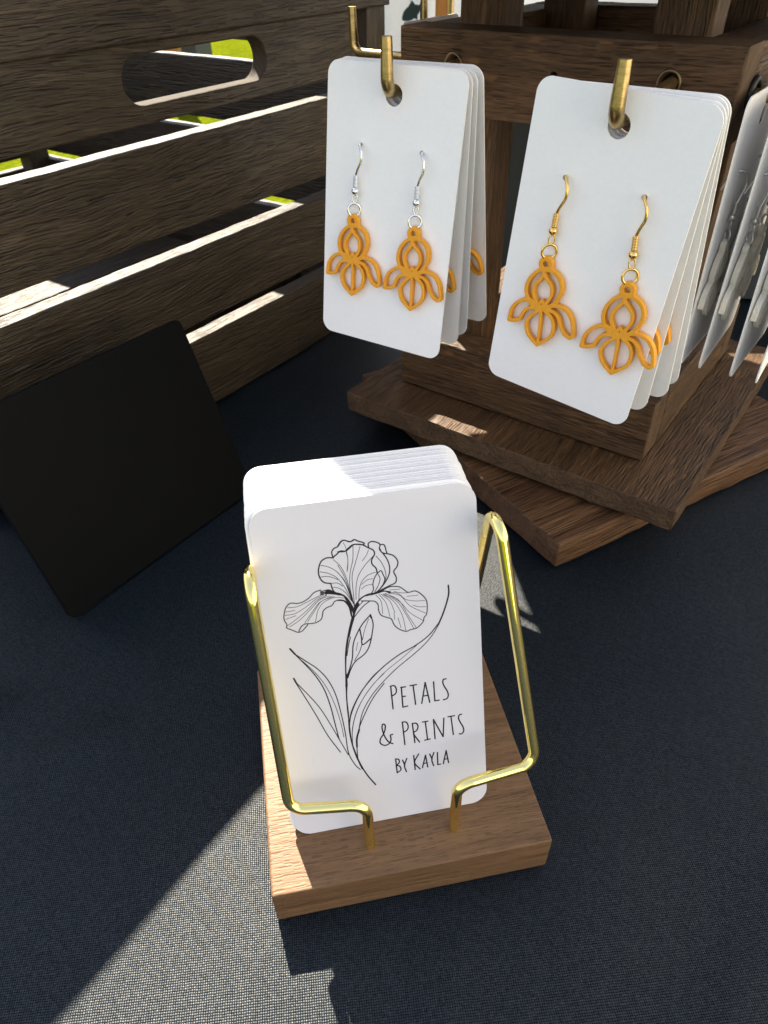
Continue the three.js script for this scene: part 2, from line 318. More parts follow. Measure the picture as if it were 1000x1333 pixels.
// ---------------------------------------------------------------- revolving display stand
const DYAW = rad(-36.778), DC = V(0.10049, 0, -0.33721);
const D1 = V(Math.cos(DYAW), 0, -Math.sin(DYAW)), D2 = V(Math.sin(DYAW), 0, Math.cos(DYAW));
const brass = new THREE.MeshStandardMaterial({ color: new THREE.Color().setRGB(0.5, 0.36, 0.16), metalness: 1, roughness: 0.33 });
{ const t = surface(256, 256, (u, v, o) => { const q = 0.5 * N(u, v, 12, 20, 501) + 0.5 * N(u, v, 40, 60, 502); mix3(o, [0.3, 0.21, 0.1], [0.62, 0.46, 0.2], q); o[3] = q; }); brass.map = t.map; brass.color.setRGB(1, 1, 1); }
const bronze = new THREE.MeshStandardMaterial({ metalness: 1, roughness: 0.42 }); bronze.color.setRGB(0.2, 0.15, 0.09);
const BACK = [[-0.085, -0.134], [-0.06, -0.084]];  // unseen back hooks, placed so their cards shade the base boards
const TOP = [-0.082, -0.03, 0.022, 0.072];  // unseen front hooks, placed so their cards shade cloth and card stack
const stand = thing('display_stand', 'dark stained wooden revolving display stand with brass hooks and two square base boards', 'display stand');
stand.position.copy(DC); stand.rotation.y = DYAW;
function addTubeUV(g, su = 300) { const p = g.attributes.position, uv = new Float32Array(p.count * 2); for (let i = 0; i < p.count; i++) { uv[i * 2] = (p.getX(i) + p.getZ(i)) * su * 0.2; uv[i * 2 + 1] = p.getY(i) * su * 0.2; } g.setAttribute('uv', new THREE.BufferAttribute(uv, 2)); return g; }
function hook(a, b, c, r = 0.002) { return part('hook', addTubeUV(tube(filleted([a, b, c], { d: 0.0042 }), (t) => t > 0.985 ? r * 0.86 : r, 18)), brass, stand); }
{
  const dm = [M.dark, M.darkEnd], F = 0.0613, Lf = -0.0668, Bk = -0.0668, TH = 0.018;
  part('lower_board', wbox(0.17, 0.0139, 0.17, { g: 0, r: 0.0012, amp: 0.0005, seg: 0.006, seed: 301, chip: 0.0008 }), [M.brown, M.brownEnd], stand, [0.0069, 0.0069, 0.0028], [0, rad(65.956), 0]);
  part('turntable', new THREE.CylinderGeometry(0.05, 0.05, 0.0024, 48), new THREE.MeshStandardMaterial({ color: 0x33322f, metalness: 0.8, roughness: 0.4 }), stand, [0, 0.015, 0]);
  part('upper_board', wbox(0.17, 0.012, 0.17, { g: 2, r: 0.0012, amp: 0.0007, seg: 0.005, seed: 302, chip: 0.0012, freq: 140 }), dm, stand, [0, 0.0219, 0]);
  const frame = (y0, y1, holes) => {
    const h = y1 - y0, y = (y0 + y1) / 2;
    if (holes) part('rail', plank(F - Lf, h, TH, holes, 0.0008, 330), dm, stand, [Lf, y0, F]);
    else part('rail', wbox(F - Lf, h, TH, { seed: 310 + y0 * 999 | 0, chip: 0.0006, amp: 0.0004 }), dm, stand, [(F + Lf) / 2, y, F - TH / 2]);
    part('rail', wbox(F - Lf, h, TH, { seed: 311 + y0 * 999 | 0, chip: 0.0006 }), dm, stand, [(F + Lf) / 2, y, Bk + TH / 2]);
    for (const s of [Lf + TH / 2, F - TH / 2]) part('rail', wbox(TH, h - 0.0004, F - Bk - 2 * TH - 0.0002, { g: 2, seed: 312 + y0 * 999 + s * 500 | 0, chip: 0.0006 }), dm, stand, [s, y, (F + Bk) / 2]);
  };
  frame(0.028, 0.0565);
  const circ = (u, y, r) => { const p = new THREE.Path(); p.absarc(u - Lf, y - 0.1534, r, 0, Math.PI * 2, true); return p; };
  frame(0.1534, 0.1814, [circ(-0.0425, 0.1702, 0.0035), circ(-0.0015, 0.1692, 0.0022), circ(0.0392, 0.1702, 0.0035)]);
  part('unseen_shelf', wbox(0.21, 0.012, 0.21, { g: 2, seed: 318, amp: 0.0005, seg: 0.01 }), dm, stand, [-0.005, 0.208, -0.013], [0, Math.PI / 4, 0]);  // out of view, turned and sized to shade the table and base boards
  for (const v of [-0.085, 0.067]) part('rail', wbox(0.19, 0.056, 0.018, { seed: 320 + v * 99 | 0 }), dm, stand, [-0.003, 0.29, v]);  // rails out of view, carrying the hooks of the shading cards
  for (const u of [-0.089, 0.083]) part('rail', wbox(0.018, 0.0556, 0.1335, { g: 2, seed: 325 + u * 99 | 0 }), dm, stand, [u, 0.29, -0.009]);
  for (const u of [-0.0355, 0.0345]) for (const v of [-0.0355, 0.0335]) { part('post', wbox(0.0205, 0.1735, 0.016, { g: 1, seed: 340 + u * 900 + v * 700 | 0, r: 0.0015, amp: 0.0005 }), dm, stand, [u + (u < 0 ? -0.0053 : 0), 0.1149, v + (v > 0 ? 0.0032 : 0)]); part('post', wbox(0.0205, 0.104, 0.018, { g: 1, seed: 350 + u * 900 + v * 700 | 0, r: 0.0015 }), dm, stand, [u, 0.2662, v]); }
  for (const u of [-0.0425, 0.0392]) {
    part('washer', new THREE.TorusGeometry(0.0036, 0.0005, 10, 32), bronze, stand, [u, 0.1702, F + 0.0001]);
  }
  hook(V(-0.0425, 0.1702, F - 0.008), V(-0.0263, 0.1713, 0.1262), V(-0.0263, 0.186, 0.1262));
  hook(V(0.0392, 0.1702, F - 0.008), V(0.0493, 0.1714, 0.1322), V(0.0493, 0.1855, 0.1322));
  hook(V(Lf + 0.004, 0.1695, 0.0515), V(-0.0995, 0.1695, 0.0485), V(-0.0998, 0.1855, 0.0485), 0.0019);
  hook(V(F - 0.004, 0.1665, 0.0446), V(0.112, 0.1665, 0.0446), V(0.112, 0.181, 0.0446));
  part('rod_socket', new THREE.TorusGeometry(0.0045, 0.0012, 10, 28), new THREE.MeshStandardMaterial({ color: 0x0b0a09, roughness: 0.5 }), stand, [F + 0.0006, 0.1665, 0.0446], [0, Math.PI / 2, 0]);
  for (const u of TOP) { const y = u < -0.05 ? 0.2767 : 0.306; const e = u < -0.05 ? 0.135 : 0.114; hook(V(u, y, 0.07), V(u, y, e), V(u, y + 0.014, e)); }
  for (const [u, w] of BACK) hook(V(u, 0.306, -0.09), V(w, 0.306, -0.172), V(w, 0.32, -0.172));
  hook(V(Lf + 0.004, 0.1695, -0.012), V(-0.106, 0.1695, -0.0145), V(-0.106, 0.1855, -0.0145), 0.0019);  // hidden hook for the unseen card that shades the lower rail
}

// ---------------------------------------------------------------- cards and earrings
function roundedRect(x0, y0, x1, y1, r) {
  const s = new THREE.Shape(); s.moveTo(x0 + r, y0); s.lineTo(x1 - r, y0); s.absarc(x1 - r, y0 + r, r, -Math.PI / 2, 0); s.lineTo(x1, y1 - r); s.absarc(x1 - r, y1 - r, r, 0, Math.PI / 2); s.lineTo(x0 + r, y1); s.absarc(x0 + r, y1 - r, r, Math.PI / 2, Math.PI); s.lineTo(x0, y0 + r); s.absarc(x0 + r, y0 + r, r, Math.PI, Math.PI * 1.5); return s;
}
const paperTex = surface(512, 512, (u, v, o) => { const q = 0.5 * N(u, v, 60, 60, 601) + 0.5 * N(u, v, 180, 180, 602); o[0] = 0.8 + 0.03 * q; o[1] = 0.795 + 0.03 * q; o[2] = 0.79 + 0.03 * q; o[3] = q; });
const cream = new THREE.MeshPhysicalMaterial({ map: paperTex.map, bumpMap: paperTex.bump, bumpScale: 0.00004, roughness: 0.6, specularIntensity: 0.5 }); cream.color.setRGB(1.13, 1.12, 1.1);
const paper = new THREE.MeshPhysicalMaterial({ map: paperTex.map, bumpMap: paperTex.bump, bumpScale: 0.00004, roughness: 0.6, specularIntensity: 0.5 });
const CARD_T = 0.00045;
const cardGeo = (() => {
  const s = roundedRect(-0.0254, -0.0806, 0.0254, 0.0083, 0.0042);
  const h = new THREE.Path(); h.absarc(0, 0, 0.0031, 0, Math.PI * 2, true); s.holes.push(h);
  for (const x of [-0.0117, 0.0117]) { const q = new THREE.Path(); q.absarc(x, -0.015, 0.0008, 0, Math.PI * 2, true); s.holes.push(q); }
  const g = new THREE.ExtrudeGeometry(s, { depth: CARD_T, bevelEnabled: false, curveSegments: 12 }); g.translate(0, 0, -CARD_T);
  const uv = g.attributes.uv, p = g.attributes.position; for (let i = 0; i < p.count; i++) uv.setXY(i, p.getX(i) / 0.06, p.getY(i) / 0.06);
  return g;
})();
function basis(yaw, tilt, roll) {        // right, up and outward axes of a hanging card
  const x = V(Math.cos(yaw), 0, -Math.sin(yaw)), n = V(Math.sin(yaw), 0, Math.cos(yaw)), u = V(0, Math.cos(tilt), 0).addScaledVector(n, -Math.sin(tilt));
  const c = Math.cos(roll), s = Math.sin(roll), X = x.clone().multiplyScalar(c).addScaledVector(u, s), U = x.clone().multiplyScalar(-s).addScaledVector(u, c);
  return new THREE.Matrix4().makeBasis(X, U, X.clone().cross(U));
}
let card0 = null;
function hangCard(hole, yaw, tilt, roll, label, group) {
  const B = basis(rad(yaw), rad(tilt), rad(roll)).setPosition(hole);
  let c;
  if (!card0) c = card0 = solo('earring_card', cardGeo, cream, label, 'earring card', group);
  else { c = copyOf(card0, label, group); if (!group) delete c.userData.group; }
  B.decompose(c.position, c.quaternion, c.scale);
  return B;
}
// pendant outline: strokes -> distance field -> contour -> bevelled slab
const pendantGeo = (() => {
  const mm = (a) => { const q = []; for (let i = 0; i < a.length; i += 2) q.push(V(a[i] / 10.3, a[i + 1] / 10, 0)); return q; };
  const strokes = [
    [0.56, [2, -12, -30, -28, -53, -59, -57, -91, -38, -123, -6, -138]],
    [0.56, [2, -12, 29, -18, 53, -36, 62, -68, 49, -103, 24, -130]],
    [0.45, [-2, -15, -2, -31]],
    [0.50, [-2, -29, -11, -45, -28, -66, -32, -91, -17, -116, -2, -133]],
    [0.50, [-2, -29, 11, -43, 28, -61, 32, -86, 19, -113, 7, -131]],
    [0.38, [1, -109, -5, -122, -5, -136]],
    [0.38, [2, -109, 9, -120, 10, -134]],
    [0.50, [-10, -124, -43, -115, -78, -127, -102, -153, -110, -193]],
    [0.47, [-110, -193, -92, -192, -70, -183]],
    [0.50, [-70, -183, -63, -164, -47, -144, -13, -135]],
    [0.52, [20, -125, 56, -116, 90, -125, 111, -150, 122, -195]],
    [0.47, [122, -195, 113, -203, 92, -196]],
    [0.49, [92, -196, 75, -173, 66, -152, 48, -137, 24, -134]],
    [0.50, [-3, -139, -30, -163, -45, -192, -33, -225, 3, -252]],
    [0.50, [13, -137, 40, -154, 52, -180, 45, -215, 3, -252]],
    [0.41, [3, -138, 4, -183, 4, -248]],
    [0.68, [-9, -132, 5, -131, 23, -128]],
  ].map(([w, a]) => [w, new THREE.CatmullRomCurve3(mm(a), false, 'centripetal').getPoints(18)]);
  const sd = (x, y) => {
    let d = Math.abs(Math.hypot(x, y) - 1.62) - 0.72;
    for (const [w, p] of strokes) for (let i = 1; i < p.length; i++) {
      const ax = p[i - 1].x, ay = p[i - 1].y, bx = p[i].x - ax, by = p[i].y - ay, t = clamp(((x - ax) * bx + (y - ay) * by) / (bx * bx + by * by + 1e-9)), e = Math.hypot(x - ax - bx * t, y - ay - by * t) - w;
      const k = 0.22, h = clamp(0.5 + 0.5 * (d - e) / k); d = d * (1 - h) + e * h - k * h * (1 - h);
    }
    return d;
  };
  const x0 = -13.6, y0 = -28, s = 0.14, nx = 196, ny = 224, f = new Float32Array(nx * ny);
  for (let j = 0; j < ny; j++) for (let i = 0; i < nx; i++) f[j * nx + i] = sd(x0 + i * s, y0 + j * s);
  const next = new Map(), pt = (i, j, e) => {     // crossing point on a cell edge: e 0 bottom, 1 right, 2 top, 3 left
    const a = e === 0 ? [i, j, i + 1, j] : e === 1 ? [i + 1, j, i + 1, j + 1] : e === 2 ? [i, j + 1, i + 1, j + 1] : [i, j, i, j + 1], va = f[a[1] * nx + a[0]], vb = f[a[3] * nx + a[2]], t = va / (va - vb);
    return { k: a.join(), x: x0 + (a[0] + (a[2] - a[0]) * t) * s, y: y0 + (a[1] + (a[3] - a[1]) * t) * s };
  };
  for (let j = 0; j < ny - 1; j++) for (let i = 0; i < nx - 1; i++) {
    const b = [f[j * nx + i] < 0, f[j * nx + i + 1] < 0, f[(j + 1) * nx + i + 1] < 0, f[(j + 1) * nx + i] < 0];
    const es = []; for (let e = 0; e < 4; e++) if (b[e] !== b[(e + 1) % 4]) es.push(e);
    const outE = es.filter((e) => b[e]), inE = es.filter((e) => !b[e]);
    for (let q = 0; q < outE.length; q++) { const A = pt(i, j, outE[q]), Bq = pt(i, j, inE[q]); next.set(A.k, [A, Bq]); }
  }
  const loops = []; const seen = new Set();
  for (const k0 of next.keys()) {
    if (seen.has(k0)) continue;
    const l = []; let k = k0;
    while (k !== undefined && next.has(k) && !seen.has(k)) { seen.add(k); const [A, Bq] = next.get(k); l.push(new THREE.Vector2(A.x, A.y)); k = Bq.k; }
    if (l.length > 12) loops.push(l);
  }
  const thin = (l) => { let o = l; for (let it = 0; it < 2; it++) o = o.map((p, i) => o[(i + o.length - 1) % o.length].clone().add(o[(i + 1) % o.length]).multiplyScalar(0.25).addScaledVector(p, 0.5)); return o.filter((_, i) => i % 2 === 0); };
  const area = (l) => Math.abs(THREE.ShapeUtils.area(l));
  loops.sort((a, b) => area(b) - area(a));
  const shape = new THREE.Shape(thin(loops[0]).map((p) => p.multiplyScalar(0.001)));
  for (const l of loops.slice(1)) if (area(l) > 0.1) shape.holes.push(new THREE.Path(thin(l).map((p) => p.multiplyScalar(0.001))));
  const g = new THREE.ExtrudeGeometry(shape, { depth: 0.0015, bevelEnabled: true, bevelThickness: 0.00028, bevelSize: 0.00022, bevelOffset: -0.00022, bevelSegments: 3 });
  g.translate(0, 0, 0.00028);
  const uv = g.attributes.uv, p = g.attributes.position; for (let i = 0; i < p.count; i++) uv.setXY(i, p.getX(i) * 40, (p.getY(i) + p.getZ(i)) * 40);
  return g;
})();
const clayTex = surface(512, 512, (u, v, o) => { const q = 0.5 * N(u, v, 30, 30, 701) + 0.5 * N(u, v, 120, 120, 702); o[0] = 0.9 + 0.1 * q; o[1] = 0.9 + 0.1 * q; o[2] = 0.9 + 0.1 * q; o[3] = q; });
const clay = (r, g, b) => { const m = new THREE.MeshPhysicalMaterial({ map: clayTex.map, bumpMap: clayTex.bump, bumpScale: 0.00008, roughness: 0.5, specularIntensity: 0.45 }); m.color.setRGB(r, g, b); return m; };
const mustard = clay(0.86, 0.38, 0.032), greyClay = clay(0.78, 0.73, 0.61);
const metal = (r, g, b, ro) => { const m = new THREE.MeshStandardMaterial({ metalness: 1, roughness: ro }); m.color.setRGB(r, g, b); return m; };
const silver = metal(0.86, 0.86, 0.86, 0.16), goldFill = metal(0.9, 0.6, 0.2, 0.16), steel = metal(0.6, 0.58, 0.53, 0.28);
const wireGeo = tube(new THREE.CatmullRomCurve3([V(-0.0008, -0.006, -0.0042), V(-0.0004, -0.0015, -0.0022), V(0, 0.0003, -0.0002), V(0.0008, 0.0001, 0.0017), V(0.0022, -0.0021, 0.0026), V(0.0023, -0.0047, 0.0027), V(0.0009, -0.0075, 0.0023), V(0.0001, -0.0096, 0.0018), V(0, -0.0132, 0.0015)]).getPoints(60), 0.00045, 10);
const coilGeo = (() => { const p = []; for (let i = 0; i <= 110; i++) { const t = i / 110, a = t * Math.PI * 2 * 9; p.push(V(0.00066 * Math.cos(a), -0.0094 - 0.0037 * t, 0.0017 + 0.00066 * Math.sin(a))); } return tube(p, 0.00024, 7); })();
const beadGeo = (() => { const g = new THREE.SphereGeometry(0.00138, 24, 16); g.scale(1, 0.92, 1); g.translate(0, -0.0142, 0.0016); return g; })();
const eyeGeo = (() => { const g = new THREE.TorusGeometry(0.00105, 0.0003, 8, 24); g.scale(0.8, 1.25, 1); g.rotateY(0.5); g.translate(0, -0.0166, 0.0016); return g; })();
const ringGeo = (() => { const g = new THREE.TorusGeometry(0.0021, 0.00042, 9, 40); g.rotateY(0.62); g.translate(0, -0.0202, 0.0016); return g; })();
function makeEarring(m, pm, label, group) {
  const e = thing('dangle_earring', label, 'earring', group);
  part('ear_wire', wireGeo, m, e); part('wire_coil', coilGeo, m, e); part('bead', beadGeo, m, e); part('eye_loop', eyeGeo, m, e); part('jump_ring', ringGeo, m, e);
  part('pendant', pendantGeo, pm, e, [0, -0.0238, 0.0005]);
  return e;
}
const protos = {};
function earring(kind, B, xmm, ymm, lean, spin, label, group) {   // xmm, ymm: the ear wire hole, from the card's hanging hole
  const [m, pm] = { silver: [silver, mustard], gold: [goldFill, mustard], grey: [steel, greyClay] }[kind];
  let e;
  if (!protos[kind]) e = protos[kind] = makeEarring(m, pm, label, group); else { e = copyOf(protos[kind], label, group); if (!group) delete e.userData.group; }
  const T = B.clone().multiply(new THREE.Matrix4().makeTranslation(xmm / 1000, ymm / 1000, 0)).multiply(new THREE.Matrix4().makeRotationZ(rad(lean)));
  T.decompose(e.position, e.quaternion, e.scale);
  e.children.at(-1).rotation.z = rad(spin);
  return e;
}
{
  const along = (h, t) => h.clone().addScaledVector(D2, -t);
  const h1 = V(0.00603, 0.17014, -0.25476), h2 = V(0.06303, 0.17025, -0.20477);
  const a = hangCard(h1, -32.72, 8.1, -0.55, 'white card in front on the left hook, holding two silver wired yellow iris earrings', null);
  earring('silver', a, -11.7, -15.0, -1, 2, 'left silver wired yellow iris earring on the front card of the left hook');
  earring('silver', a, 11.9, -15.2, 0.8, 1.4, 'right silver wired yellow iris earring on the front card of the left hook');
  const a2 = hangCard(along(h1, 0.0028), -32.8, -0.5, -0.56, 'white card directly behind the front card on the left hook, one iris tip peeking out', null);
  earring('silver', a2, 11.0, -15.2, 0.5, 1, 'yellow iris earring on the second card of left hook, only a petal tip showing');
  hangCard(along(h1, 0.006), -32.7, -4.3, -1.2, 'white card third from the front on the left hook, only its edge showing', null);
  const a4 = hangCard(along(h1, 0.0101), -32.9, -9.8, 0.5, 'white card at the back of the left hook, hanging nearest the dark post', null);
  earring('silver', a4, 11.9, -15.2, 0.5, 2, 'yellow iris earring on the rearmost card of the left hook, partly hidden');
  const b = hangCard(h2, -39.66, 3.5, -3.4, 'white card in front on the right hook, holding two gold wired yellow iris earrings', null);
  earring('gold', b, -11.5, -14.8, 1, 4.6, 'left gold wired yellow iris earring on the front card of the right hook');
  earring('gold', b, 11.6, -15.1, 8.2, -3.5, 'right gold wired yellow iris earring on the front card of the right hook');
  const b2 = hangCard(along(h2, 0.0024), -39.7, -2.85, -2.1, 'white card directly behind the front card on the right hook', null);
  earring('gold', b2, 10.6, -15.2, 3, 1, 'yellow iris earring on the second card of the right hook, a petal showing');
  const b3 = hangCard(along(h2, 0.0046), -39.8, -7.9, 0.1, 'white card third from the front on the right hook, its rounded foot showing', null);
  earring('gold', b3, 10.4, -15.2, 0.5, 1, 'yellow iris earring on the third card of right hook, only a petal tip showing');
  hangCard(along(h2, 0.0074), -39.9, -11.8, 0.2, 'white card at the back of the right hook, a narrow strip showing', null);
  // four cards seen almost edge-on at the right edge
  const ord = ['leftmost', 'second from the left', 'third from the left', 'rightmost'];
  [0.0668, 0.0745, 0.085, 0.0938].forEach((u, i) => {
    const h = DC.clone().addScaledVector(D1, u).addScaledVector(D2, 0.0446); h.y = 0.1612;
    const c = hangCard(h, 53.22 + [0, 1.5, -1, 2][i], [0.5, -0.5, 0.8, 0][i], 0, 'white card seen edge-on at the right edge, ' + ord[i] + ' of four', null);
    for (const s of [-1, 1]) {
      const e = earring('grey', c, s * 11.7, -15.1, 0, 2 * s, 'grey iris earring on the edge-on card ' + ord[i] + ' of four, ' + (s < 0 ? 'near side' : 'far side'));
    }
  });
  // unseen cards on the upper hooks, placed to shade cloth, boards and card stack
  for (const u of TOP) for (let i = u < -0.05 ? -2 : 0; i < 3; i++) {
    const h = DC.clone().addScaledVector(D1, u).addScaledVector(D2, 0.11 - 0.01 * i); h.y = u < -0.05 ? 0.2755 : 0.3048;
    hangCard(h, -36.8, 2 - 4 * i, 0, 'unseen white card on a top hook of the stand, placed to cast shade below', 'unseen cards on the top hooks');
  }
  for (const [, u] of BACK) for (let i = 0; i < 2; i++) {
    const h = DC.clone().addScaledVector(D1, u).addScaledVector(D2, -0.168 + 0.012 * i); h.y = 0.3048;
    hangCard(h, -36.8 + 180, 2 - 4 * i, 0, 'unseen white card on a top hook of the stand, placed to cast shade below', 'unseen cards on the top hooks');
  }
  {
    const h = DC.clone().addScaledVector(D1, -0.102).addScaledVector(D2, -0.0145); h.y = 0.1684;  // hidden card, placed to keep sun off the lower rail
    hangCard(h, -36.8 - 90, 1, 0, 'unseen white card on the left side hook, placed to shade the lower rail', null);
  }
}

// ---------------------------------------------------------------- business cards in their holder
const HO = V(-0.03196, 0, -0.07984), HY = rad(9.857);
const goldWire = metal(1.0, 0.84, 0.32, 0.075);
{
  const hd = thing('card_holder', 'walnut block holder with bent gold wire arms, holding a stack of business cards', 'card holder');
  hd.position.copy(HO); hd.rotation.y = HY;
  part('wooden_base', wbox(0.078, 0.0152, 0.076, { g: 0, r: 0.0009, amp: 0.00008, seg: 0.01, seed: 501 }), [M.walnut, M.walnutEnd], hd, [0.039, 0.0076, -0.038]);
  const mm = (x, y, z) => V(x / 1000, y / 1000, z / 1000);
  part('wire_arm', tube(filleted([mm(28, 13, -8.7), mm(28, 32.4, -11.2), mm(7.9, 32.4, -13.8), mm(6.9, 107.6, -37.2), mm(6.4, 13, -68)], [0, 0.0042, 0.0042, 0.0052]), 0.0015, 20), goldWire, hd);
  part('wire_arm', tube(filleted([mm(51.9, 13, -9), mm(51.9, 37.6, -9), mm(74.0, 37.8, -11), mm(65, 111, -37.6), mm(71, 13, -70)], [0, 0.0042, 0.0042, 0.0042]), 0.0015, 20), goldWire, hd);
}
const CW = 0.05547, CH = 0.09707;
{
  const s = roundedRect(0, 0, CW, CH, 0.0048), t = 0.00044;
  const g = new THREE.ExtrudeGeometry(s, { depth: t, bevelEnabled: false, curveSegments: 12 }); g.translate(0, 0, -t);
  const uv = g.attributes.uv, p = g.attributes.position; for (let i = 0; i < p.count; i++) uv.setXY(i, p.getX(i) / CW, p.getY(i) / CH);
  const S = 20, cv = document.createElement('canvas'); cv.width = Math.round(CW * 1000 * S); cv.height = Math.round(CH * 1000 * S);
  const c = cv.getContext('2d');
  c.fillStyle = '#d0cfd4'; c.fillRect(0, 0, cv.width, cv.height);
  c.strokeStyle = c.fillStyle = '#17151a'; c.lineCap = c.lineJoin = 'round';
  // a smooth stroke through points given in tenths of a millimetre from the lower left corner
  const pen = (w, ...a) => {
    const q = []; for (let i = 0; i < a.length; i += 2) q.push(V(a[i] / 10 * S, cv.height - a[i + 1] / 10 * S, 0));
    const pts = q.length > 2 ? new THREE.CatmullRomCurve3(q, false, 'centripetal').getPoints(q.length * 8) : q;
    c.lineWidth = w * 1.6 * S; c.beginPath(); pts.forEach((p, i) => (i ? c.lineTo(p.x, p.y) : c.moveTo(p.x, p.y))); c.stroke();
  };
  pen(0.19, 189, 825, 188, 839, 194, 847, 204, 851, 213, 862, 220, 865, 234, 859, 243, 861);
  pen(0.21, 189, 824, 198, 830, 209, 838, 222, 836, 231, 842, 240, 849);
  pen(0.21, 190, 823, 174, 825, 161, 819, 154, 807, 150, 790, 153, 772, 161, 761, 176, 756);
  pen(0.20, 177, 756, 179, 742, 184, 731, 199, 723, 210, 710, 220, 690, 224, 676);
  pen(0.09, 158, 808, 175, 801, 193, 787, 209, 761, 220, 728, 226, 698);
  pen(0.09, 154, 791, 173, 784, 192, 770, 207, 746, 219, 717, 225, 698);
  pen(0.09, 154, 777, 174, 775, 191, 766, 195, 763);
  pen(0.09, 180, 756, 194, 754, 205, 744);
  pen(0.09, 181, 745, 195, 740, 210, 726, 223, 701);
  pen(0.09, 190, 818, 205, 798, 216, 767, 221, 737, 227, 705);
  pen(0.09, 223, 832, 225, 815, 223, 794, 220, 781);
  pen(0.07, 218, 859, 222, 849, 224, 836);
  pen(0.16, 150, 742, 134, 738, 119, 725, 104, 717, 90, 715, 72, 718, 61, 709, 54, 692, 52, 675, 57, 660, 55, 653, 69, 643, 82, 635, 92, 637, 101, 645, 108, 652);
  pen(0.16, 84, 638, 92, 650, 101, 655, 117, 654, 131, 655, 143, 662, 148, 675, 150, 683, 159, 691, 174, 696, 181, 705, 192, 708, 207, 703, 216, 691, 220, 672, 220, 654);
  pen(0.14, 197, 705, 209, 701, 217, 686);
  pen(0.08, 64, 707, 88, 706, 109, 713, 132, 722, 153, 729);
  pen(0.08, 58, 696, 81, 697);
  pen(0.08, 56, 687, 80, 688, 106, 700, 134, 718, 157, 727);
  pen(0.08, 56, 676, 82, 682);
  pen(0.08, 59, 658, 85, 674, 113, 694, 138, 715, 163, 725);
  pen(0.08, 63, 653, 92, 670, 119, 693, 146, 716, 171, 723);
  pen(0.08, 101, 658, 122, 684, 145, 709, 177, 721);
  pen(0.08, 109, 661, 129, 687, 149, 711, 182, 719);
  pen(0.08, 128, 657, 139, 690, 157, 709, 186, 716, 208, 710);
  pen(0.12, 149, 736, 169, 740, 184, 731, 199, 723);
  pen(0.12, 155, 739, 168, 739, 184, 730, 199, 723);
  pen(0.12, 161, 733, 168, 738, 184, 730, 199, 722);
  pen(0.12, 149, 739, 168, 738, 184, 730, 199, 722);
  pen(0.12, 155, 733, 168, 737, 184, 729, 199, 722);
  pen(0.12, 161, 736, 168, 736, 184, 729, 199, 722);
  pen(0.12, 149, 732, 168, 736, 183, 729, 199, 722);
  pen(0.12, 155, 735, 168, 735, 183, 728, 199, 722);
  pen(0.12, 160, 729, 168, 734, 183, 728, 199, 721);
  pen(0.12, 149, 735, 168, 733, 183, 727, 199, 721);
  pen(0.12, 154, 729, 168, 733, 183, 727, 199, 721);
  pen(0.12, 161, 732, 168, 732, 183, 727, 199, 721);
  pen(0.12, 148, 728, 168, 731, 183, 726, 199, 721);
  pen(0.12, 155, 731, 168, 730, 183, 726, 199, 720);
  pen(0.12, 160, 725, 167, 730, 183, 726, 199, 720);
  pen(0.12, 148, 731, 167, 729, 183, 725, 199, 720);
  pen(0.22, 183, 729, 203, 720, 214, 707, 225, 682);
  pen(0.31, 210, 708, 219, 693, 224, 676);
  pen(0.20, 204, 852, 213, 863, 220, 865, 236, 859, 245, 863, 254, 858, 269, 850, 267, 847, 250, 850);
  pen(0.21, 203, 837, 220, 836, 228, 842, 241, 850, 263, 847, 279, 836, 289, 829, 292, 819, 283, 802, 284, 791, 292, 780, 294, 767);
  pen(0.19, 279, 836, 279, 848, 288, 852, 307, 842, 305, 829, 313, 816, 321, 801, 326, 782, 325, 763, 317, 745, 303, 727, 292, 717, 279, 710);
  pen(0.19, 308, 841, 317, 839, 321, 823, 322, 815, 310, 820, 306, 830);
  pen(0.20, 322, 815, 339, 806, 348, 789, 345, 776, 336, 764, 341, 746, 338, 733, 323, 727, 302, 719, 286, 711);
  pen(0.16, 294, 765, 287, 755, 281, 738, 281, 723, 275, 712);
  pen(0.16, 295, 766, 304, 771, 309, 758, 312, 748, 307, 734, 294, 718);
  pen(0.12, 296, 763, 300, 750, 294, 732, 284, 716);
  pen(0.10, 295, 812, 306, 795, 314, 772, 315, 750, 306, 732);
  pen(0.09, 241, 847, 237, 811, 228, 780, 223, 743, 227, 703, 229, 683);
  pen(0.09, 258, 843, 244, 805, 232, 771, 230, 742, 230, 706, 230, 683);
  pen(0.08, 278, 831, 270, 816, 260, 804);
  pen(0.09, 289, 814, 265, 791, 247, 766, 239, 740, 235, 702);
  pen(0.09, 224, 836, 225, 813, 220, 781);
  pen(0.09, 290, 769, 271, 764, 254, 749, 246, 728, 242, 701);
  pen(0.08, 282, 753, 267, 751, 253, 741);
  pen(0.08, 281, 738, 263, 736, 251, 729);
  pen(0.09, 197, 782, 210, 761, 219, 727, 227, 692);
  pen(0.09, 199, 802, 211, 772, 220, 732, 229, 692);
  pen(0.22, 226, 675, 236, 692, 250, 705, 269, 712, 286, 712, 302, 715);
  pen(0.15, 239, 694, 255, 707, 276, 709);
  pen(0.17, 302, 716, 320, 723, 333, 723, 348, 719, 358, 710, 368, 701, 386, 702, 398, 694, 413, 673, 415, 653, 411, 630, 405, 623, 402, 612, 384, 596, 368, 594, 356, 591, 340, 599, 327, 613, 319, 634, 309, 639, 294, 649, 289, 665, 289, 679, 282, 689, 267, 693, 248, 696);
  pen(0.15, 269, 692, 253, 682, 236, 665, 223, 650);
  pen(0.12, 252, 694, 235, 677, 226, 658);
  pen(0.08, 286, 706, 297, 689, 299, 652);
  pen(0.08, 294, 707, 309, 682, 317, 640);
  pen(0.08, 299, 707, 320, 683, 330, 650);
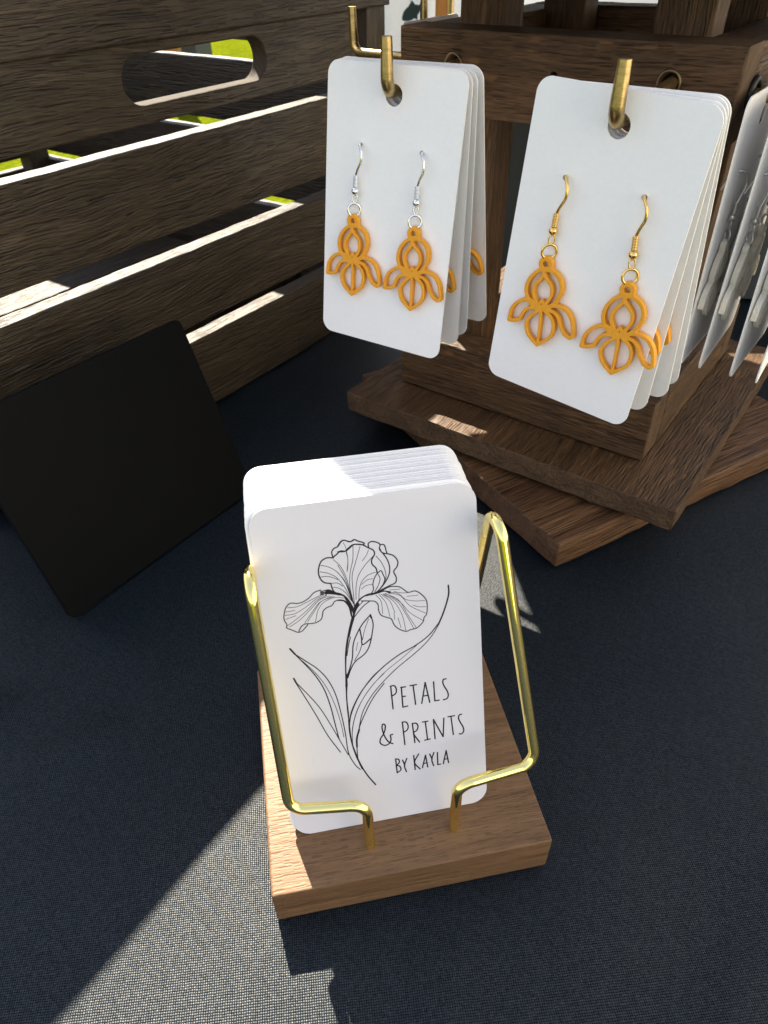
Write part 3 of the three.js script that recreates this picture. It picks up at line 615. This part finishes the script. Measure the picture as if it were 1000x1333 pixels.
  pen(0.08, 304, 706, 330, 681, 348, 641, 355, 593);
  pen(0.08, 306, 706, 338, 680, 360, 636, 376, 596);
  pen(0.08, 309, 707, 341, 685, 363, 638, 383, 596);
  pen(0.08, 311, 707, 345, 678, 369, 643, 401, 615);
  pen(0.08, 317, 708, 347, 695, 370, 663, 409, 635);
  pen(0.08, 319, 709, 342, 702, 361, 682, 384, 674, 410, 671);
  pen(0.08, 322, 715, 348, 713);
  pen(0.08, 332, 709, 352, 702, 367, 700);
  pen(0.08, 364, 690, 393, 689);
  pen(0.08, 378, 663, 393, 656, 411, 653);
  pen(0.08, 337, 634, 343, 604);
  pen(0.08, 328, 650, 328, 630);
  pen(0.11, 276, 712, 302, 716, 322, 710);
  pen(0.11, 279, 712, 304, 715, 322, 708);
  pen(0.11, 282, 713, 307, 714, 322, 705);
  pen(0.11, 285, 713, 309, 714, 322, 710);
  pen(0.11, 288, 714, 312, 713, 322, 708);
  pen(0.11, 292, 714, 314, 712, 322, 705);
  pen(0.11, 295, 714, 317, 712, 322, 710);
  pen(0.11, 298, 715, 319, 711, 322, 708);
  pen(0.11, 301, 715, 322, 710, 322, 705);
  pen(0.11, 304, 715, 324, 710, 322, 710);
  pen(0.28, 276, 710, 291, 712, 304, 715);
  pen(0.43, 225, 676, 227, 670, 231, 675, 239, 689);
  pen(0.34, 216, 694, 222, 679, 226, 664, 222, 651);
  pen(0.21, 191, 723, 206, 717, 217, 701, 225, 678);
  pen(0.19, 190, 707, 204, 703, 215, 686, 219, 660, 222, 649);
  pen(0.17, 220, 651, 212, 626, 205, 600);
  pen(0.14, 225, 650, 216, 626, 208, 600);
  pen(0.29, 56, 592, 67, 574);
  pen(0.17, 67, 574, 92, 549, 118, 522, 139, 489, 155, 443, 164, 384, 170, 313, 173, 245, 188, 203, 199, 187);
  pen(0.19, 58, 587, 83, 549, 108, 508, 127, 463, 139, 407, 147, 336, 152, 295);
  pen(0.10, 83, 552, 109, 515, 133, 469, 151, 408, 161, 348, 165, 301);
  pen(0.27, 55, 505, 61, 487);
  pen(0.15, 61, 489, 84, 453, 111, 405, 133, 350, 152, 296, 171, 242);
  pen(0.16, 57, 495, 77, 444, 100, 382, 123, 315, 151, 255);
  pen(0.20, 205, 600, 197, 561, 190, 507, 189, 465, 184, 423, 184, 377, 183, 325, 185, 277, 193, 229, 208, 184);
  pen(0.15, 211, 599, 205, 580, 197, 547);
  pen(0.31, 190, 490, 188, 458);
  pen(0.24, 183, 351, 182, 315, 187, 261, 201, 205, 216, 166, 237, 127);
  pen(0.16, 290, 499, 255, 470, 221, 427, 198, 385, 186, 351, 182, 322);
  pen(0.11, 289, 478, 257, 449, 225, 408, 202, 362, 189, 313, 186, 265);
  pen(0.17, 286, 447, 253, 407, 228, 364, 208, 320, 199, 281, 196, 229, 200, 201);
  pen(0.31, 208, 317, 199, 289, 197, 263);
  pen(0.27, 187, 261, 196, 221, 205, 188);
  pen(0.19, 268, 654, 245, 631, 225, 599, 216, 576, 210, 537, 200, 506, 191, 485);
  pen(0.19, 268, 653, 272, 627, 267, 599, 257, 565, 244, 545, 216, 525, 203, 505, 193, 481);
  pen(0.21, 237, 617, 239, 593, 240, 572, 263, 586);
  pen(0.09, 262, 643, 250, 616, 241, 586);
  pen(0.12, 238, 572, 230, 552, 215, 529);
  pen(0.07, 228, 581, 222, 557);
  pen(0.31, 267, 653, 269, 645);
  pen(0.28, 198, 500, 190, 482, 186, 456);
  pen(0.21, 220, 652, 207, 610, 195, 558, 189, 496, 185, 437, 183, 380, 184, 337);
  pen(0.14, 223, 651, 210, 613, 199, 568);
  pen(0.27, 473, 704, 473, 682, 466, 655, 453, 621, 442, 598);
  pen(0.19, 442, 600, 415, 570, 380, 547, 333, 526, 292, 500, 253, 466, 220, 427, 192, 375, 185, 345);
  pen(0.15, 442, 596, 421, 565, 396, 540, 365, 516, 324, 487, 285, 453, 249, 414, 222, 369, 207, 317, 201, 294);
  pen(0.09, 380, 545, 339, 514, 290, 480, 247, 437, 210, 383, 191, 328, 187, 297);
  pen(0.24, 303, 435, 304, 364);
  pen(0.24, 302, 435, 312, 435, 317, 425, 315, 411, 304, 404);
  pen(0.24, 331, 427, 331, 364);
  pen(0.24, 330, 426, 342, 426);
  pen(0.24, 331, 397, 340, 397);
  pen(0.24, 331, 364, 344, 365);
  pen(0.24, 355, 427, 372, 427);
  pen(0.24, 363, 427, 366, 366);
  pen(0.24, 396, 429, 383, 366);
  pen(0.24, 396, 429, 405, 365);
  pen(0.24, 388, 388, 402, 388);
  pen(0.24, 419, 427, 419, 367);
  pen(0.24, 419, 367, 431, 367);
  pen(0.24, 453, 430, 446, 429, 444, 420, 448, 406, 454, 393, 457, 378, 453, 368, 443, 366);
  pen(0.24, 297, 283, 291, 282, 291, 267, 285, 255, 272, 252, 261, 262, 263, 276, 272, 289, 278, 306, 278, 318, 273, 321, 270, 314, 271, 297, 276, 277, 285, 260, 295, 253);
  pen(0.24, 326, 317, 328, 243);
  pen(0.24, 326, 317, 336, 315, 341, 302, 338, 290, 327, 283);
  pen(0.24, 353, 307, 356, 244);
  pen(0.24, 353, 307, 363, 306, 368, 296, 364, 283, 355, 276, 369, 243);
  pen(0.24, 381, 306, 396, 306);
  pen(0.24, 389, 306, 392, 246);
  pen(0.24, 384, 246, 399, 247);
  pen(0.24, 413, 245, 412, 308);
  pen(0.24, 412, 308, 436, 247);
  pen(0.24, 436, 247, 441, 307);
  pen(0.24, 453, 309, 471, 309);
  pen(0.24, 461, 309, 465, 248);
  pen(0.24, 491, 310, 485, 309, 482, 299, 487, 283, 493, 269, 495, 255, 489, 246, 482, 247);
  pen(0.24, 299, 201, 300, 154);
  pen(0.24, 299, 201, 307, 198, 308, 187, 299, 179);
  pen(0.24, 299, 179, 308, 175, 311, 162, 300, 154);
  pen(0.24, 318, 193, 323, 175);
  pen(0.24, 330, 196, 322, 174, 326, 152);
  pen(0.24, 350, 202, 351, 154);
  pen(0.24, 364, 204, 351, 178, 365, 153);
  pen(0.24, 383, 196, 372, 156);
  pen(0.24, 383, 196, 387, 155);
  pen(0.24, 376, 169, 386, 170);
  pen(0.24, 395, 197, 401, 179);
  pen(0.24, 407, 200, 400, 177, 404, 156);
  pen(0.24, 417, 198, 416, 157);
  pen(0.24, 416, 157, 424, 157);
  pen(0.24, 442, 199, 432, 157);
  pen(0.24, 442, 199, 447, 157);
  pen(0.24, 435, 171, 446, 171);
  const tex = new THREE.CanvasTexture(cv); tex.colorSpace = THREE.SRGBColorSpace; tex.anisotropy = 8;
  const printed = new THREE.MeshPhysicalMaterial({ map: tex, bumpMap: paperTex.bump, bumpScale: 0.00002, roughness: 0.5, specularIntensity: 0.5 });
  const B = basis(rad(9.675), rad(19.97), 0), P0 = V(-0.02664, 0.01535, -0.09596), hn = V(Math.sin(rad(9.675)), 0, Math.cos(rad(9.675))), hx = V(Math.cos(rad(9.675)), 0, -Math.sin(rad(9.675)));
  const r = rng(77);
  let proto = null;
  const NTH = 'zeroth first second third fourth fifth sixth seventh eighth ninth tenth eleventh twelfth thirteenth fourteenth fifteenth sixteenth seventeenth eighteenth nineteenth twentieth twenty-first twenty-second twenty-third twenty-fourth'.split(' ');
  for (let i = 0; i < 26; i++) {
    const P = P0.clone().addScaledVector(hn, -i * 0.00066 - (i > 0 ? 0.00012 * r() : 0)).addScaledVector(hx, i ? (r() - 0.5) * 0.0006 - 0.0006 : 0);
    P.y += i ? 0.00075 + 0.0002 * r() - (i % 3 === 1 ? 0.0007 : i % 3 === 2 ? 0.00015 : 0) : 0;
    let o;
    if (i === 0) o = solo('business_card', g, [printed, paper], 'front white business card printed with a black line iris, in the gold wire holder', 'business card');
    else if (!proto) o = proto = solo('business_card', g, paper, 'white business card directly behind the printed front card in the holder', 'business card', 'business cards stacked behind the front card');
    else o = copyOf(proto, i === 25 ? 'rearmost white business card of the stack in the gold wire holder' : 'white business card in the holder, ' + NTH[i] + ' behind the printed front card');
    B.clone().setPosition(P).decompose(o.position, o.quaternion, o.scale);
  }
}

// ---------------------------------------------------------------- black board leaning back
{
  const m = new THREE.MeshPhysicalMaterial({ roughness: 0.6, specularIntensity: 0.18 }); m.color.setRGB(0.0012, 0.0016, 0.0024);
  const o = thing('black_board', 'plain matte black board leaning back in front of the slatted crate', 'sign board');
  const a = V(-0.12436, 0, -0.19327), b = V(-0.06394, 0, -0.27369), tr = V(-0.0827, 0.0831, -0.2878), tl = V(-0.1516, 0.0748, -0.2137);
  const X = b.clone().sub(a).normalize(), up = tr.clone().add(tl).sub(a).sub(b).normalize(); up.addScaledVector(X, -up.dot(X)).normalize();
  const Nn = X.clone().cross(up);
  new THREE.Matrix4().makeBasis(X, up, Nn).setPosition(a).decompose(o.position, o.quaternion, o.scale);
  const g = new THREE.ExtrudeGeometry(roundedRect(-0.0005, 0.0006, 0.1015, 0.0862, 0.0025), { depth: 0.0016, bevelEnabled: true, bevelThickness: 0.0004, bevelSize: 0.0004, bevelSegments: 2 }); g.translate(0, 0, -0.002);
  part('panel', g, m, o);
  part('easel_leg', wbox(0.024, 0.08, 0.002, { g: 1, r: 0.0004, amp: 0 }), m, o, [0.05, 0.0385, -0.018], [rad(21), 0, 0]);
}

// ---------------------------------------------------------------- behind the stand
{
  const m = new THREE.MeshPhysicalMaterial({ roughness: 0.6 }); m.color.setRGB(0.022, 0.03, 0.036);
  const b = thing('storage_bin', 'dark slate plastic storage bin standing behind the display stand', 'bin');
  b.position.set(0.315, 0, -0.585); b.rotation.y = rad(-4);
  const w = 0.46, d = 0.2, h = 0.168, t = 0.004;  // height and place chosen to shade the right of the stand
  part('wall', mergeGeometries([[w, h, t, 0, h / 2, d / 2], [w, h, t, 0, h / 2, -d / 2], [t, h, d - t, w / 2 - t / 2, h / 2, 0], [t, h, d - t, -w / 2 + t / 2, h / 2, 0]].map(([x, y, z, px, py, pz]) => new THREE.BoxGeometry(x, y, z).translate(px, py, pz))), m, b);
  part('rim', mergeGeometries([[w + 0.02, 0.009, 0.012, 0, h, d / 2 + 0.006], [w + 0.02, 0.009, 0.012, 0, h, -d / 2 - 0.006], [0.012, 0.009, d, w / 2 + 0.004, h, 0], [0.012, 0.009, d, -w / 2 - 0.004, h, 0]].map(([x, y, z, px, py, pz]) => new THREE.BoxGeometry(x, y, z).translate(px, py, pz))), m, b);
  for (let i = 0; i < 7; i++) part('rib', new THREE.BoxGeometry(0.006, h - 0.012, 0.005), m, b, [-0.195 + i * 0.065, h / 2, d / 2 + 0.0042]);
  part('lid', new THREE.BoxGeometry(w - 0.01, 0.004, d - 0.01), m, b, [0, h - 0.004, 0]);
}
{
  // banner hung from a crossbar between two poles
  const cv = document.createElement('canvas'); cv.width = 1200; cv.height = 1000; const c = cv.getContext('2d');
  c.fillStyle = '#e4e6ea'; c.fillRect(0, 0, 1200, 1000);
  const S = 1200 / 0.72, fx = (0.0605 + 0.02) * S, fy = (0.42 - 0.109) * S;
  c.save(); c.translate(fx, fy); c.rotate(-0.42); c.fillStyle = '#1d2f2f';
  c.beginPath(); c.moveTo(-33, 6); c.bezierCurveTo(-26, -14, 0, -19, 18, -5); c.lineTo(33, -17); c.lineTo(28, 0); c.lineTo(34, 14); c.lineTo(18, 4); c.bezierCurveTo(2, 19, -22, 19, -33, 6); c.fill();
  c.beginPath(); c.moveTo(-8, -13); c.lineTo(6, -21); c.lineTo(10, -8); c.fill(); c.beginPath(); c.moveTo(-6, 12); c.lineTo(2, 21); c.lineTo(8, 8); c.fill();
  c.strokeStyle = '#6b7a78'; c.lineWidth = 1.6; c.beginPath(); c.moveTo(2, -19); c.lineTo(4, -42); c.stroke();
  c.restore();
  const tex = new THREE.CanvasTexture(cv); tex.colorSpace = THREE.SRGBColorSpace;
  const g = new THREE.PlaneGeometry(0.72, 0.6, 90, 20), p = g.attributes.position;
  for (let i = 0; i < p.count; i++) { const x = p.getX(i), y = p.getY(i); p.setZ(i, 0.006 * Math.sin(x * 42 + y * 3) + 0.003 * Math.sin(x * 97 + 1 - y * 5)); }
  g.computeVertexNormals();
  const bn = solo('banner', g, new THREE.MeshPhysicalMaterial({ map: tex, roughness: 0.9, side: THREE.DoubleSide, transmission: 0 }), 'white cloth banner printed with a dark green fish, hanging behind the crate', 'banner');
  bn.position.set(-0.02 + 0.36, 0.42 - 0.3, -1.3);
  const ow = woodMat(walnutTex, 0.55, 0.0004, [2.2, 1.6, 0.7]);
  const po = thing('wooden_pole', 'slim orange wooden pole standing in front of the fish banner', 'pole'); po.position.set(0.0885, -0.75, -1.12);
  part('shaft', wbox(0.0155, 1.9, 0.0155, { g: 1, seg: 0.2, seed: 801 }), [ow, ow], po, [0, 0.95, 0]);
  part('foot', wbox(0.2, 0.02, 0.2, { seg: 0.1, seed: 802 }), [ow, ow], po, [0, 0.01, 0]);
  const bp = thing('brass_pole', 'thin dull brass pole beside the orange wooden pole', 'pole'); bp.position.set(0.104, -0.75, -1.16);
  part('shaft', addTubeUV(tube([V(0, 0, 0), V(0, 1, 0), V(0, 1.9, 0)], 0.0045, 16)), brass, bp);
  part('foot', new THREE.CylinderGeometry(0.09, 0.1, 0.015, 32), brass, bp, [0, 0.0075, 0]);
  const cb = thing('crossbar', 'thin white bar carrying the white fish banner', 'bar'); cb.position.set(0.34, 0.425, -1.3);
  part('bar', new THREE.CylinderGeometry(0.006, 0.006, 0.78, 16).rotateZ(Math.PI / 2), paper, cb);
  for (const s of [-0.37, 0.37]) part('upright', new THREE.CylinderGeometry(0.007, 0.007, 1.17, 16), paper, cb, [s, -0.588, -0.018]);
  // far things seen through the crate's handle hole
  const fp = thing('fence_post', 'orange brown wooden post on the lawn, seen through the crate handle hole', 'post'); fp.position.set(-1.31, -0.75, -5.5);
  part('shaft', wbox(0.1, 2.2, 0.1, { g: 1, seg: 0.3, r: 0.005, seed: 803 }), [ow, ow], fp, [0, 1.1, 0]); part('cap', wbox(0.14, 0.03, 0.14, { seg: 0.1, seed: 804 }), [ow, ow], fp, [0, 2.215, 0]);
  const bx = thing('equipment_box', 'dark grey box standing on the lawn behind the wooden post', 'box'); bx.position.set(-1.6, -0.75, -6.2);
  const gm = new THREE.MeshStandardMaterial({ roughness: 0.7 }); gm.color.setRGB(0.035, 0.036, 0.04);
  part('body', wbox(0.72, 0.62, 0.6, { r: 0.02, amp: 0, seg: 0.3 }), [gm, gm], bx, [0, 0.31, 0]); part('lid', wbox(0.76, 0.06, 0.64, { r: 0.015, amp: 0, seg: 0.3 }), [gm, gm], bx, [0, 0.652, 0]);
  const st = solo('stake', tube([V(-1.46, -0.75, -7.4), V(-1.56, 0.2, -7.5)], 0.012, 10), gm, 'thin dark stake leaning on the lawn behind the crate', 'stake');
}
{
  // unseen canvas wall out of view at the right, placed to warm what faces it
  const m = new THREE.MeshPhysicalMaterial({ roughness: 0.9, specularIntensity: 0.2, side: THREE.DoubleSide }); m.color.setRGB(0.8, 0.75, 0.66);
  const t = thing('unseen_tent_wall', 'unseen cream canvas wall out of view at the right, placed to warm right-facing cards', 'tent');
  t.position.set(1.4, -0.75, 0.12); t.rotation.y = Math.atan2(-0.88, -0.47);
  const g = new THREE.PlaneGeometry(2.6, 2.1, 80, 30), p = g.attributes.position;
  for (let i = 0; i < p.count; i++) p.setZ(i, 0.02 * Math.sin(p.getX(i) * 9) + 0.01 * Math.sin(p.getX(i) * 23 + p.getY(i)));
  g.computeVertexNormals(); part('canvas', g, m, t, [0, 1.06, 0]);
  for (const s of [-1.33, 1.33]) part('pole', new THREE.CylinderGeometry(0.018, 0.018, 2.2, 16), paper, t, [s, 1.1, 0]);
  part('ridge_bar', new THREE.CylinderGeometry(0.014, 0.014, 2.66, 16).rotateZ(Math.PI / 2), paper, t, [0, 2.13, 0]);
}
scene.updateMatrixWorld(true);
scene.traverse((o) => { if (o.isMesh) o.castShadow = o.receiveShadow = true; });
renderer.render(scene, camera);
